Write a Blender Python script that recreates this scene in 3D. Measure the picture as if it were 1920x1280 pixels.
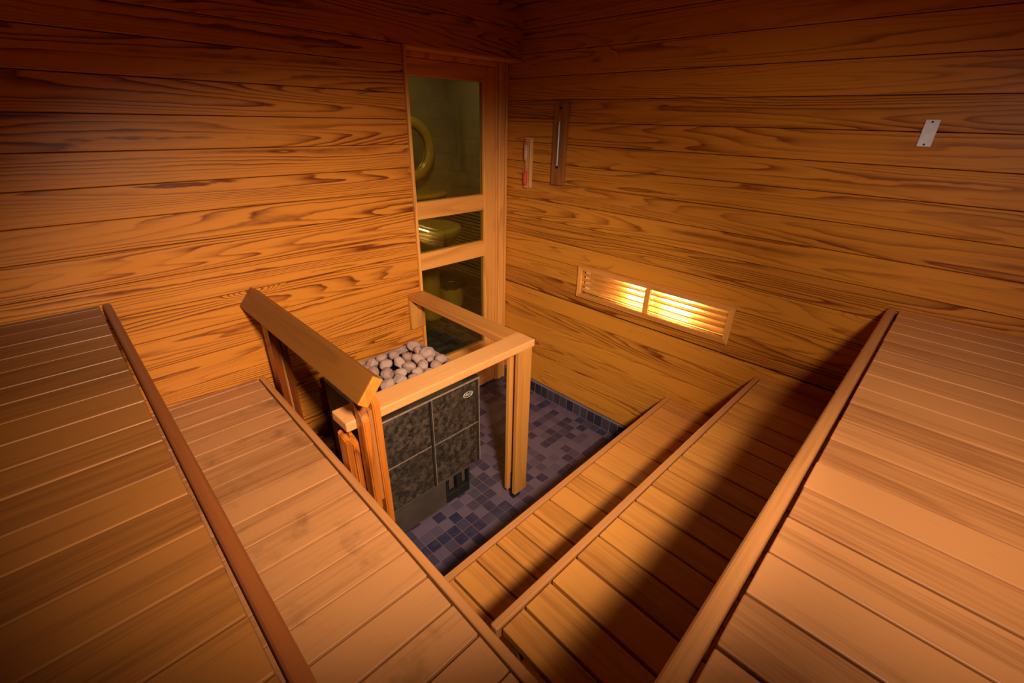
import bpy, bmesh, math, random
from mathutils import Vector, Matrix
random.seed(11)
for o in list(bpy.data.objects): bpy.data.objects.remove(o)
SC = bpy.context.scene
COL = SC.collection
PI = math.pi

# ------------------------------------------------------------------ camera
cam_d = bpy.data.cameras.new('camera')
cam = bpy.data.objects.new('camera', cam_d); COL.objects.link(cam)
yaw, pitch, roll = 0.8014446, 0.4626755, -0.0224717
f = Vector((math.sin(yaw)*math.cos(pitch), math.cos(yaw)*math.cos(pitch), -math.sin(pitch)))
r = f.cross(Vector((0, 0, 1))).normalized(); d = f.cross(r)
r2 = math.cos(roll)*r + math.sin(roll)*d
d2 = -math.sin(roll)*r + math.cos(roll)*d
m = Matrix((r2, -d2, -f)).transposed().to_4x4()
cam.matrix_world = m
cam_d.sensor_fit = 'HORIZONTAL'; cam_d.sensor_width = 36.0
cam_d.lens = 36.0*834.37/1920.0
cam_d.clip_start = 0.02; cam_d.clip_end = 50
SC.camera = cam

# ------------------------------------------------------------------ world, exposure
w = bpy.data.worlds.new('world'); SC.world = w; w.use_nodes = True
w.node_tree.nodes['Background'].inputs[0].default_value = (0.02, 0.012, 0.008, 1)
w.node_tree.nodes['Background'].inputs[1].default_value = 0.1
SC.view_settings.view_transform = 'Standard'
SC.view_settings.look = 'None'
SC.view_settings.gamma = 1.0
SC.view_settings.use_curve_mapping = False
SC.view_settings.exposure = 0.0
KEY_W, FILL_W, WALL_E, BATH_W = 405.0, 76.0, 62.0, 9.0
KEY_LOC = (0.11, -0.46, 0.4)
KEY_AIM = (0.796, 1.081, -0.675)
KEY_COL = (1.0, 0.78, 0.56)
BULB_COL = (1.0, 0.74, 0.28)

FLOOR = -1.868
XW, YD, YR = 2.2, 2.10, 2.217        # right wall, left wall, door plane
XB, YB = -0.62, -0.56                # walls behind the camera
CEIL = 0.62

# ------------------------------------------------------------------ helpers
def new_bm():
    bm = bmesh.new(); bm.verts.layers.float.new('rnd'); return bm

def merge(bm, t, rnd=0.0):
    lay = t.verts.layers.float.get('rnd') or t.verts.layers.float.new('rnd')
    if rnd is not None:
        for v in t.verts: v[lay] = rnd
    me = bpy.data.meshes.new('tmp'); t.to_mesh(me); t.free()
    bm.from_mesh(me); bpy.data.meshes.remove(me)

def add_box(bm, lo, hi, bev=0.0, rnd=0.0, seg=1, mat=None):
    t = bmesh.new(); bmesh.ops.create_cube(t, size=1.0)
    lo, hi = Vector(lo), Vector(hi)
    for i in range(3):
        if lo[i] > hi[i]: lo[i], hi[i] = hi[i], lo[i]
    s, c = hi-lo, (hi+lo)/2
    for v in t.verts: v.co = Vector((v.co.x*s.x+c.x, v.co.y*s.y+c.y, v.co.z*s.z+c.z))
    if bev > 0: bmesh.ops.bevel(t, geom=list(t.edges), offset=min(bev, min(s)*0.45), segments=seg, affect='EDGES', profile=0.5)
    if mat is not None: bmesh.ops.transform(t, matrix=mat, verts=t.verts)
    merge(bm, t, rnd)

def add_cyl(bm, p0, p1, r0, r1=None, n=24, rnd=0.0, bev=0.0, caps=True):
    r1 = r0 if r1 is None else r1
    p0, p1 = Vector(p0), Vector(p1); L = (p1-p0).length
    t = bmesh.new()
    bmesh.ops.create_cone(t, cap_ends=caps, segments=n, radius1=r0, radius2=r1, depth=L)
    if bev:
        es = [e for e in t.edges if len(e.link_faces) == 2 and any(len(f_.verts) > 4 for f_ in e.link_faces)]
        bmesh.ops.bevel(t, geom=es, offset=bev, segments=2, affect='EDGES')
    q = (p1-p0).to_track_quat('Z', 'Y').to_matrix().to_4x4()
    bmesh.ops.transform(t, matrix=Matrix.Translation((p0+p1)/2) @ q, verts=t.verts)
    merge(bm, t, rnd)

def add_prism(bm, pts, h, mat, bev=0.0, rnd=0.0):
    """polygon in the xy plane extruded to height h, then transformed"""
    t = bmesh.new(); vs = [t.verts.new((x, y, 0)) for x, y in pts]
    fc = t.faces.new(vs); g = bmesh.ops.extrude_face_region(t, geom=[fc])
    bmesh.ops.translate(t, vec=(0, 0, h), verts=[v for v in g['geom'] if isinstance(v, bmesh.types.BMVert)])
    bmesh.ops.recalc_face_normals(t, faces=t.faces)
    if bev: bmesh.ops.bevel(t, geom=list(t.edges), offset=bev, segments=2, affect='EDGES')
    bmesh.ops.transform(t, matrix=mat, verts=t.verts)
    merge(bm, t, rnd)

def add_lathe(bm, prof, c, n=40, rnd=0.0, sx=1.0, sy=1.0, a0=0.0, a1=2*PI):
    t = bmesh.new(); full = abs(a1-a0-2*PI) < 1e-4
    k = n if full else n+1; rings = []
    for (rr, z) in prof:
        ring = []
        for i in range(k):
            a = a0+(a1-a0)*i/n
            ring.append(t.verts.new((c[0]+sx*rr*math.cos(a), c[1]+sy*rr*math.sin(a), c[2]+z)))
        rings.append(ring)
    for j in range(len(rings)-1):
        for i in range(k if full else k-1):
            a, b = rings[j], rings[j+1]; i2 = (i+1) % k
            t.faces.new((a[i], a[i2], b[i2], b[i]))
    bmesh.ops.remove_doubles(t, verts=t.verts, dist=1e-5)
    bmesh.ops.recalc_face_normals(t, faces=t.faces)
    merge(bm, t, rnd)

def add_torus(bm, mat, R, r_, n=64, k=14, flat=1.0, rnd=0.0):
    t = bmesh.new(); rings = []
    for i in range(n):
        a = 2*PI*i/n; ring = []
        for j in range(k):
            b = 2*PI*j/k
            ring.append(t.verts.new(((R+r_*math.cos(b))*math.cos(a), (R+r_*math.cos(b))*math.sin(a), flat*r_*math.sin(b))))
        rings.append(ring)
    for i in range(n):
        for j in range(k):
            t.faces.new((rings[i][j], rings[(i+1) % n][j], rings[(i+1) % n][(j+1) % k], rings[i][(j+1) % k]))
    bmesh.ops.recalc_face_normals(t, faces=t.faces)
    bmesh.ops.transform(t, matrix=mat, verts=t.verts)
    merge(bm, t, rnd)

WORLD = {}
def root_loc(o):
    v = Vector((0, 0, 0))
    while o: v += o.location; o = o.parent
    return v

def obj(name, bm, mat, parent=None, smooth=False, local=False, label=None, origin=None):
    if parent is not None and not local:
        bmesh.ops.translate(bm, vec=-root_loc(parent), verts=bm.verts)
    if origin is not None: bmesh.ops.translate(bm, vec=-Vector(origin), verts=bm.verts)
    me = bpy.data.meshes.new(name); bm.to_mesh(me); bm.free()
    me.materials.append(mat)
    if smooth:
        for p in me.polygons: p.use_smooth = True
    o = bpy.data.objects.new(name, me); COL.objects.link(o)
    if origin is not None: o.location = origin
    if parent is not None: o.parent = parent
    if label: o['label'] = label
    return o

def thing(name, label, cat, loc=(0, 0, 0), rotz=0.0, group=None):
    o = bpy.data.objects.new(name, None); COL.objects.link(o)
    o.location = loc; o.rotation_euler = (0, 0, rotz); o.empty_display_size = 0.1
    o['label'] = label; o['category'] = cat
    if group: o['group'] = group
    return o

def tag(o, label, cat, group=None):
    o['label'] = label; o['category'] = cat
    if group: o['group'] = group
    return o

def struct(name, bm, mat, label=None):
    o = obj(name, bm, mat); o['kind'] = 'structure'
    if label: o['label'] = label
    return o

# ------------------------------------------------------------------ materials
class NT:
    def __init__(s, name):
        s.m = bpy.data.materials.new(name); s.m.use_nodes = True
        s.t = s.m.node_tree; s.t.nodes.clear()
        s.out = s.t.nodes.new('ShaderNodeOutputMaterial')
    def n(s, ty, ins=None, **kw):
        nd = s.t.nodes.new(ty)
        for k, v in kw.items(): setattr(nd, k, v)
        if ins:
            for k, v in ins.items():
                if hasattr(v, 'links') or isinstance(v, bpy.types.NodeSocket): s.t.links.new(v, nd.inputs[k])
                else: nd.inputs[k].default_value = v
        return nd
    def math(s, op, a, b=None, c=None, clamp=False):
        nd = s.n('ShaderNodeMath', operation=op, use_clamp=clamp)
        for i, v in enumerate((a, b, c)):
            if v is None: continue
            if isinstance(v, bpy.types.NodeSocket): s.t.links.new(v, nd.inputs[i])
            else: nd.inputs[i].default_value = v
        return nd.outputs[0]
    def mix(s, f_, a, b, blend='MIX'):
        nd = s.n('ShaderNodeMix', data_type='RGBA', blend_type=blend)
        for i, v in ((0, f_), (6, a), (7, b)):
            if isinstance(v, bpy.types.NodeSocket): s.t.links.new(v, nd.inputs[i])
            else: nd.inputs[i].default_value = v if i == 0 else (*v, 1) if len(v) == 3 else v
        return nd.outputs[2]
    def ramp(s, f_, lo, hi, a=0.0, b=1.0, smooth=True):
        nd = s.n('ShaderNodeMapRange', interpolation_type='SMOOTHSTEP' if smooth else 'LINEAR')
        s.t.links.new(f_, nd.inputs[0])
        for i, v in ((1, lo), (2, hi), (3, a), (4, b)): nd.inputs[i].default_value = v
        return nd.outputs[0]
    def noise(s, vec, scale, detail=2.0, rough=0.5, dist=0.0):
        return s.n('ShaderNodeTexNoise', {'Vector': vec, 'Scale': scale, 'Detail': detail, 'Roughness': rough, 'Distortion': dist}).outputs[0]
    def bsdf(s, color, rough=0.5, metal=0.0, spec=0.5, bump=None, bstr=0.1, bdist=0.002, coat=0.0):
        b = s.n('ShaderNodeBsdfPrincipled')
        for k, v in (('Base Color', color), ('Roughness', rough), ('Metallic', metal), ('Specular IOR Level', spec), ('Coat Weight', coat)):
            if isinstance(v, bpy.types.NodeSocket): s.t.links.new(v, b.inputs[k])
            else: b.inputs[k].default_value = (*v, 1) if isinstance(v, tuple) and len(v) == 3 else v
        if bump is not None:
            bn = s.n('ShaderNodeBump', {'Height': bump, 'Strength': bstr, 'Distance': bdist})
            s.t.links.new(bn.outputs[0], b.inputs['Normal'])
        s.t.links.new(b.outputs[0], s.out.inputs[0])
        return s.m

def wood(name, axis, light, dark, rings=9.0, ring_s=0.8, fine=0.25, blotch=0.3, var=0.25, rough=0.42, stretch=9.0, knots=0.0, warp=1.0, spec=0.45, stain=None):
    s = NT(name)
    tc = s.n('ShaderNodeTexCoord').outputs['Object']
    sep = s.n('ShaderNodeSeparateXYZ', {0: tc})
    order = {'x': (0, 1, 2), 'y': (1, 0, 2), 'z': (2, 0, 1)}[axis]
    u, v, w_ = (sep.outputs[i] for i in order)
    rnd = s.n('ShaderNodeAttribute', attribute_name='rnd').outputs['Fac']
    off = s.math('MULTIPLY', rnd, 37.7)
    uo = s.math('ADD', u, off); vo = s.math('ADD', v, off); wo = s.math('ADD', w_, off)
    P = s.n('ShaderNodeCombineXYZ', {0: s.math('MULTIPLY', uo, 1.0/stretch), 1: vo, 2: wo}).outputs[0]
    n1 = s.noise(P, 7.5*warp, 1.6, 0.42)
    if knots > 0:
        K = s.n('ShaderNodeCombineXYZ', {0: s.math('MULTIPLY', uo, 2.0), 1: s.math('MULTIPLY', vo, 6.5), 2: s.math('MULTIPLY', wo, 6.5)}).outputs[0]
        vor = s.n('ShaderNodeTexVoronoi', {'Vector': K, 'Scale': 1.0})
        cell = s.n('ShaderNodeSeparateXYZ', {0: vor.outputs['Color']}).outputs[0]
        keep = s.ramp(cell, 1.0-knots-0.02, 1.0-knots+0.02)
        kn = s.math('MULTIPLY', s.ramp(vor.outputs['Distance'], 0.0, 0.32, 1.0, 0.0), keep)
        n1 = s.math('ADD', n1, s.math('MULTIPLY', kn, 0.22))
        core = s.math('MULTIPLY', s.ramp(vor.outputs['Distance'], 0.03, 0.09, 1.0, 0.0), keep)
    wig = s.noise(s.n('ShaderNodeCombineXYZ', {0: s.math('MULTIPLY', uo, 9.0), 1: s.math('MULTIPLY', vo, 40.0), 2: s.math('MULTIPLY', wo, 40.0)}).outputs[0], 1.0, 2.0)
    n1 = s.math('ADD', n1, s.math('MULTIPLY', s.math('SUBTRACT', wig, 0.5), 0.022))
    fr = s.math('FRACT', s.math('MULTIPLY', n1, rings))
    up = s.math('POWER', s.ramp(fr, 0.0, 0.86, 0.0, 1.0, False), 2.6)
    dn = s.ramp(fr, 0.86, 1.0, 1.0, 0.0)
    ring = s.math('MULTIPLY', up, dn)
    amp = s.noise(s.n('ShaderNodeCombineXYZ', {0: s.math('MULTIPLY', uo, 0.8), 1: s.math('MULTIPLY', vo, 14.0), 2: s.math('MULTIPLY', wo, 14.0)}).outputs[0], 1.0, 1.0)
    ring = s.math('MULTIPLY', ring, s.ramp(amp, 0.3, 0.62, 0.25, 1.0))
    F = s.n('ShaderNodeCombineXYZ', {0: s.math('MULTIPLY', uo, 7.0), 1: s.math('MULTIPLY', vo, 420.0), 2: s.math('MULTIPLY', wo, 420.0)}).outputs[0]
    fin = s.noise(F, 1.0, 3.0, 0.6)
    F2 = s.n('ShaderNodeCombineXYZ', {0: s.math('MULTIPLY', uo, 2.2), 1: s.math('MULTIPLY', vo, 75.0), 2: s.math('MULTIPLY', wo, 75.0)}).outputs[0]
    fin2 = s.noise(F2, 1.0, 3.0, 0.55)
    bl = s.noise(s.n('ShaderNodeCombineXYZ', {0: s.math('MULTIPLY', uo, 1.0), 1: s.math('MULTIPLY', vo, 9.0), 2: s.math('MULTIPLY', wo, 9.0)}).outputs[0], 2.0, 3.0, 0.6)
    fac = s.math('MULTIPLY', ring, ring_s)
    fac = s.math('ADD', fac, s.math('MULTIPLY', s.math('SUBTRACT', fin, 0.5), fine*1.6))
    fac = s.math('ADD', fac, s.math('MULTIPLY', s.math('SUBTRACT', fin2, 0.5), fine*2.2))
    fac = s.math('ADD', fac, s.math('MULTIPLY', s.math('SUBTRACT', bl, 0.45), blotch))
    h1 = s.math('FRACT', s.math('MULTIPLY', rnd, 91.7))
    fac = s.math('ADD', fac, s.math('MULTIPLY', s.math('SUBTRACT', h1, 0.5), var), clamp=True)
    col = s.mix(fac, light, dark)
    if knots > 0: col = s.mix(s.math('MULTIPLY', core, 0.55), col, tuple(c*0.35 for c in dark))
    if stain:
        st = s.noise(tc, 5.5, 4.0, 0.65)
        col = s.mix(s.ramp(st, 0.53, 0.75, 0.0, stain[1]), col, stain[0])
    hgt = s.math('SUBTRACT', s.math('MULTIPLY', s.math('ADD', fin, fin2), 0.5), s.math('MULTIPLY', ring, 0.25))
    rg = s.math('ADD', s.math('MULTIPLY', fin2, 0.25), rough-0.12)
    return s.bsdf(col, rg, 0.0, spec, hgt, 0.22, 0.0012)

WL, WD = (0.62, 0.215, 0.025), (0.16, 0.028, 0.004)
mat_wall_x = wood('larch_cladding_x', 'x', WL, WD, 27, 1.15, 0.34, 0.40, 0.35, 0.36, 19, 0.10)
mat_wall_y = wood('larch_cladding_y', 'y', (0.62, 0.238, 0.025), (0.17, 0.034, 0.004), 23, 0.85, 0.32, 0.45, 0.60, 0.36, 19, 0.07)
mat_wall_dark_x = wood('low_bounce_cladding_x', 'x', (0.30, 0.085, 0.012), (0.10, 0.02, 0.004), 14, 0.6, 0.2, 0.3, 0.3, 0.5, 13)  # unseen walls and ceiling coloured dark to cut bounced light
mat_wall_dark_y = wood('low_bounce_cladding_y', 'y', (0.30, 0.085, 0.012), (0.10, 0.02, 0.004), 14, 0.6, 0.2, 0.3, 0.3, 0.5, 13)
mat_trim_z = wood('pine_trim_z', 'z', (0.78, 0.34, 0.075), (0.36, 0.10, 0.020), 6, 0.6, 0.22, 0.3, 0.3, 0.4, 10, 0.06)
mat_trim_x = wood('pine_trim_x', 'x', (0.78, 0.34, 0.075), (0.36, 0.10, 0.020), 6, 0.5, 0.22, 0.3, 0.3, 0.4, 10, 0.12)
mat_trim_y = wood('pine_trim_y', 'y', (0.66, 0.27, 0.06), (0.32, 0.10, 0.02), 5, 0.45, 0.25, 0.3, 0.3, 0.4, 10, 0.05)
BL, BD = (0.60, 0.255, 0.088), (0.24, 0.078, 0.020)
mat_slat = wood('abachi_slat', 'y', BL, BD, 4, 0.28, 0.62, 0.70, 0.60, 0.44, 9, 0.015, 0.8, 0.4)
mat_slat_low = wood('abachi_slat_low', 'y', (0.60, 0.245, 0.048), (0.25, 0.075, 0.014), 4, 0.28, 0.60, 0.70, 0.60, 0.46, 9, 0.015, 0.8, 0.35)
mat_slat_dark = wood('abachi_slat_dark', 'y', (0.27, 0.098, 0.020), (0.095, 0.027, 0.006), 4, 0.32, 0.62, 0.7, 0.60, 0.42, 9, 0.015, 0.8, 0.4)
mat_slat_worn = wood('abachi_slat_worn', 'y', (0.50, 0.215, 0.075), (0.20, 0.07, 0.020), 4, 0.28, 0.60, 0.7, 0.50, 0.44, 9, 0.015, 0.8, 0.4,
                     stain=((0.14, 0.055, 0.018), 0.6))
mat_nose = wood('abachi_edge', 'x', (0.50, 0.205, 0.062), (0.25, 0.085, 0.022), 3, 0.15, 0.5, 0.4, 0.2, 0.4, 12, 0.0, 0.8)
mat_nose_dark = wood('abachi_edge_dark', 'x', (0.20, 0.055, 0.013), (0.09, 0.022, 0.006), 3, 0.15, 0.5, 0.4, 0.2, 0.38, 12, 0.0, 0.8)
mat_frame_x = wood('bench_frame_timber', 'x', (0.40, 0.15, 0.035), (0.20, 0.06, 0.015), 4, 0.3, 0.3, 0.3, 0.2, 0.5)
mat_leg = wood('bench_leg_timber', 'z', (0.40, 0.15, 0.035), (0.20, 0.06, 0.015), 4, 0.3, 0.3, 0.3, 0.2, 0.5)
mat_rail_x = wood('guard_rail_x', 'x', (0.66, 0.30, 0.10), (0.42, 0.15, 0.038), 3, 0.25, 0.25, 0.35, 0.1, 0.38, 10)
mat_rail_y = wood('guard_rail_y', 'y', (0.50, 0.20, 0.042), (0.28, 0.085, 0.017), 3, 0.3, 0.25, 0.4, 0.1, 0.38, 10)
mat_tilt = wood('tilted_guard_board', 'y', (0.20, 0.070, 0.011), (0.085, 0.026, 0.005), 4, 0.4, 0.25, 0.45, 0.1, 0.38, 9)
mat_tilt_end = wood('tilted_board_end', 'z', (0.55, 0.18, 0.022), (0.25, 0.06, 0.008), 7, 0.6, 0.3, 0.4, 0.1, 0.4, 4)
mat_post = wood('guard_post_pale', 'z', (0.56, 0.235, 0.048), (0.26, 0.08, 0.014), 5, 0.6, 0.25, 0.35, 0.25, 0.42, 12, 0.03)
mat_post_red = wood('guard_post_red', 'z', (0.50, 0.14, 0.015), (0.14, 0.025, 0.004), 7, 0.8, 0.28, 0.5, 0.25, 0.34, 9, 0.03)

mat_post_shaded = wood('guard_post_shaded', 'z', (0.20, 0.042, 0.006), (0.05, 0.010, 0.002), 7, 0.8, 0.3, 0.5, 0.25, 0.3, 9)  # shade under the tilted board put into the rear post's colour

def simple(name, color, rough=0.5, metal=0.0, spec=0.5, var=0.0, scale=20.0, bump=0.0):
    s = NT(name)
    tc = s.n('ShaderNodeTexCoord').outputs['Object']
    nz = s.noise(tc, scale, 4.0, 0.6)
    c = s.mix(s.ramp(nz, 0.3, 0.7), tuple(x*(1-var) for x in color), tuple(min(1, x*(1+var)) for x in color))
    rg = s.ramp(nz, 0.2, 0.8, rough*0.85, min(1, rough*1.15))
    return s.bsdf(c, rg, metal, spec, nz if bump else None, bump, 0.002)

mat_steel_dark = simple('dark_heater_steel', (0.055, 0.045, 0.040), 0.42, 0.6, 0.5, 0.25)
mat_steel_edge = simple('bright_heater_edge', (0.30, 0.19, 0.135), 0.5, 0.15, 0.5, 0.2, 60)
mat_plinth = simple('brown_plinth_steel', (0.085, 0.060, 0.045), 0.5, 0.3, 0.5, 0.15, 8)
mat_plate = simple('brushed_plate', (0.78, 0.78, 1.0), 0.5, 0.1, 0.5, 0.08, 40)
mat_black = simple('black_plastic', (0.012, 0.010, 0.010), 0.5, 0, 0.4, 0.1)
mat_logo = simple('silver_print', (0.75, 0.66, 0.60), 0.5, 0.3)
mat_cav = simple('pale_lamp_lining', (0.82, 0.66, 0.34), 0.6, 0.0, 0.4, 0.03)
mat_knob = simple('grey_knob', (0.075, 0.05, 0.04), 0.5)
mat_rim = simple('basket_rim_steel', (0.36, 0.26, 0.23), 0.5, 0.2, 0.5, 0.3, 50)

def soapstone():
    s = NT('dark_soapstone')
    tc = s.n('ShaderNodeTexCoord').outputs['Object']
    rnd = s.n('ShaderNodeAttribute', attribute_name='rnd').outputs['Fac']
    P = s.n('ShaderNodeVectorMath', {0: tc}, operation='ADD')
    cmb = s.n('ShaderNodeCombineXYZ', {0: s.math('MULTIPLY', rnd, 13.0), 1: rnd, 2: s.math('MULTIPLY', rnd, 7.0)})
    s.t.links.new(cmb.outputs[0], P.inputs[1]); P = P.outputs[0]
    a = s.noise(P, 32, 6, 0.72); b = s.noise(P, 6, 4, 0.6, 0.6); c = s.noise(P, 120, 2, 0.6)
    vor = s.n('ShaderNodeTexVoronoi', {'Vector': P, 'Scale': 5.0}, feature='DISTANCE_TO_EDGE').outputs['Distance']
    col = s.mix(s.ramp(a, 0.36, 0.66), (0.014, 0.010, 0.007), (0.125, 0.085, 0.062))
    col = s.mix(s.ramp(b, 0.45, 0.7, 0.0, 0.75), col, (0.030, 0.024, 0.016))
    col = s.mix(s.ramp(c, 0.64, 0.76, 0.0, 0.4), col, (0.26, 0.18, 0.13))
    vein = s.ramp(s.math('ADD', vor, s.math('MULTIPLY', a, 0.06)), 0.030, 0.045, 0.5, 0.0)
    col = s.mix(vein, col, (0.010, 0.008, 0.006))
    pv = s.math('FRACT', s.math('MULTIPLY', rnd, 5.3)); col = s.mix(s.math('MULTIPLY', pv, 0.35), col, (0.022, 0.015, 0.010))
    return s.bsdf(col, s.ramp(a, 0.3, 0.7, 0.28, 0.5), 0.0, 0.6, a, 0.25, 0.002)
mat_soap = soapstone()

def stone():
    s = NT('sauna_stone')
    tc = s.n('ShaderNodeTexCoord').outputs['Object']
    oi = s.n('ShaderNodeObjectInfo').outputs['Random']
    a = s.noise(tc, 22, 5, 0.7); b = s.noise(tc, 90, 3, 0.6)
    base = s.mix(oi, (0.46, 0.29, 0.25), (0.66, 0.45, 0.39))
    col = s.mix(s.ramp(a, 0.35, 0.7), base, (0.30, 0.17, 0.13))
    col = s.mix(s.ramp(b, 0.56, 0.72, 0, 0.6), col, (0.16, 0.09, 0.065))
    return s.bsdf(col, 0.85, 0.0, 0.25, s.math('ADD', a, s.math('MULTIPLY', b, 0.5)), 0.6, 0.004)
mat_stone = stone()

def tiles(name, axes, pitch, off, dark=False, groutc=(0.155, 0.095, 0.085)):
    s = NT(name)
    tc = s.n('ShaderNodeTexCoord').outputs['Object']
    sep = s.n('ShaderNodeSeparateXYZ', {0: tc})
    cells, edges = [], []
    for ax, o_, p in zip(axes, off, pitch):
        q = s.math('DIVIDE', s.math('SUBTRACT', sep.outputs[ax], o_), p)
        cells.append(s.math('FLOOR', q))
        fr = s.math('FRACT', q)
        edges.append(s.math('MINIMUM', fr, s.math('SUBTRACT', 1.0, fr)))
    wn = s.n('ShaderNodeTexWhiteNoise', {'Vector': s.n('ShaderNodeCombineXYZ', {0: cells[0], 1: cells[1]}).outputs[0]}, noise_dimensions='2D')
    val = wn.outputs['Value']
    soft = s.noise(tc, 3.2, 2, 0.5)
    e = s.math('MINIMUM', edges[0], edges[1])
    cloud = s.noise(tc, 26, 4, 0.65)
    col = s.mix(s.ramp(val, 0.25, 0.8), (0.022, 0.022, 0.060), (0.120, 0.088, 0.135))
    col = s.mix(s.ramp(cloud, 0.3, 0.8, 0, 0.5), col, (0.088, 0.066, 0.100))
    if dark: col = s.mix(0.6, col, (0.018, 0.014, 0.016))
    g = s.ramp(e, 0.018, 0.045, 1.0, 0.0)
    g2 = s.math('MULTIPLY', g, s.ramp(soft, 0.25, 0.65, 0.45, 1.0))
    col = s.mix(g2, col, groutc)
    hgt = s.ramp(e, 0.01, 0.07)
    return s.bsdf(col, s.ramp(val, 0, 1, 0.30, 0.5), 0.0, 0.5, hgt, 0.35, 0.002)
mat_floor = tiles('mosaic_floor', (0, 1), (0.0606, 0.0606), (0.795, 1.386))
mat_skirt_y = tiles('mosaic_skirting_y', (1, 2), (0.0606, 0.088), (1.386, FLOOR), True, (0.22, 0.17, 0.20))
mat_skirt_x = tiles('mosaic_skirting_x', (0, 2), (0.0606, 0.088), (0.795, FLOOR), True, (0.34, 0.27, 0.30))
mat_bath_tile = tiles('bathroom_tile', (0, 2), (0.15, 0.15), (0, 0), False, (0.13, 0.11, 0.08))

def glass(name, tint):
    s = NT(name)
    bf = s.n('ShaderNodeNewGeometry').outputs['Backfacing']
    ior = s.math('ADD', 1.5, s.math('MULTIPLY', bf, 1/1.5-1.5))
    fr = s.n('ShaderNodeFresnel', {'IOR': ior}).outputs[0]
    t = s.n('ShaderNodeBsdfTransparent', {'Color': (*tint, 1)})
    g = s.n('ShaderNodeBsdfGlossy', {'Color': (1, 1, 1, 1), 'Roughness': 0.02})
    mx = s.n('ShaderNodeMixShader', {0: fr, 1: t.outputs[0], 2: g.outputs[0]})
    s.t.links.new(mx.outputs[0], s.out.inputs[0]); return s.m
mat_glass = glass('tinted_door_glass', (0.80, 0.80, 0.52))
mat_tube = glass('clear_tube_glass', (0.97, 0.96, 0.93))

def emit(name, col, st):
    s = NT(name)
    e = s.n('ShaderNodeEmission', {'Color': (*col, 1), 'Strength': st})
    s.t.links.new(e.outputs[0], s.out.inputs[0]); return s.m
mat_bulb = emit('glowing_bulb', BULB_COL, WALL_E)

# ------------------------------------------------------------------ key lamp and added fill lamp behind the camera, hung from the ceiling above the bench
def tilt(loc, aim):
    return (Vector(aim)-Vector(loc)).to_track_quat('-Z', 'Y').to_matrix().to_4x4()
def ceiling_spot(label, loc, aim, watts, radius, angle, wide=1.0):
    t = thing('ceiling_lamp', label, 'lamp', (loc[0], loc[1], CEIL))
    M_ = Matrix.Translation(loc) @ tilt(loc, aim)
    b_ = new_bm(); add_cyl(b_, (loc[0], loc[1], CEIL), (loc[0], loc[1], CEIL-0.02), 0.045); obj('ceiling_rose', b_, mat_frame_x, t)
    b_ = new_bm(); add_cyl(b_, (loc[0], loc[1], CEIL-0.01), tuple(M_ @ Vector((0, 0, 0.095))), 0.008, n=12); obj('rod', b_, mat_steel_dark, t)
    b_ = new_bm(); add_lathe(b_, [(0.0, 0.10), (0.06, 0.10), (0.10, 0.085), (0.118, 0.03), (0.118, 0.012), (0.112, 0.012), (0.112, 0.03), (0.095, 0.078), (0.0, 0.09)], (0, 0, 0))
    bmesh.ops.transform(b_, matrix=M_, verts=b_.verts); obj('lamp_shade', b_, mat_frame_x, t, True)
    ld = bpy.data.lights.new('lamp_light', 'SPOT'); ld.spot_size = math.radians(angle); ld.spot_blend = 1.0; ld.shadow_soft_size = radius
    ld.energy = watts; ld.color = KEY_COL
    lo = bpy.data.objects.new('lamp_light', ld); COL.objects.link(lo); lo.matrix_world = Matrix.Translation(M_ @ Vector((0, 0, -0.10))) @ tilt(loc, aim) @ Matrix.Diagonal((wide, 1, 1, 1))
ceiling_spot('wooden spot lamp hung above the corner of the upper benches', KEY_LOC, KEY_AIM, KEY_W, 0.095, 61, 1.35)
ceiling_spot('added fill spot lamp hung above the right-hand upper bench', (0.40, -0.46, 0.40), (1.50, 0.32, -0.74), FILL_W, 0.095, 89)  # added fill light for the right benches and wall, fixture made up

# ------------------------------------------------------------------ room shell
ROWS = [0.57, 0.455, 0.338, 0.220, 0.103, -0.010, -0.123, -0.233, -0.343, -0.453, -0.570, -0.690, -0.810, -0.928, -1.051, -1.162, -1.290, -1.420, -1.540, -1.655, -1.765, -1.868]
def cladding(bm, axis, a0, a1, face, sgn, rows, hole=None, wide_gap=None, seed=0, tone={}):
    """boards running along axis ('x' or 'y'); face = coordinate of the visible surface, sgn = direction into the wall"""
    rg = random.Random(seed)
    for i in range(len(rows)-1):
        zt, zb = rows[i]-0.0012, rows[i+1]+0.0012
        if wide_gap and abs(rows[i]-wide_gap) < 1e-6: zt -= 0.005
        if wide_gap and abs(rows[i+1]-wide_gap) < 1e-6: zb += 0.005
        hh = tone.get(rows[i], rg.uniform(0.15, 0.6))
        rn = (int(rg.random()*90)+hh)/91.7
        cuts = [(a0, a1, zb, zt)]
        if hole and zb < hole[3] and zt > hole[2]:
            cuts = [(a0, hole[0], zb, zt), (hole[1], a1, zb, zt)]
            if zt > hole[3]+0.001: cuts.append((hole[0], hole[1], hole[3], zt))
            if zb < hole[2]-0.001: cuts.append((hole[0], hole[1], zb, hole[2]))
        for (p, q, z0, z1) in cuts:
            f0, f1 = face, face+sgn*0.018
            if len(cuts) > 1: bv = 0.0
            else: bv = 0.0022
            if axis == 'x': add_box(bm, (p, f0, z0), (q, f1, z1), bv, rn)
            else: add_box(bm, (f0, p, z0), (f1, q, z1), bv, rn)

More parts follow.
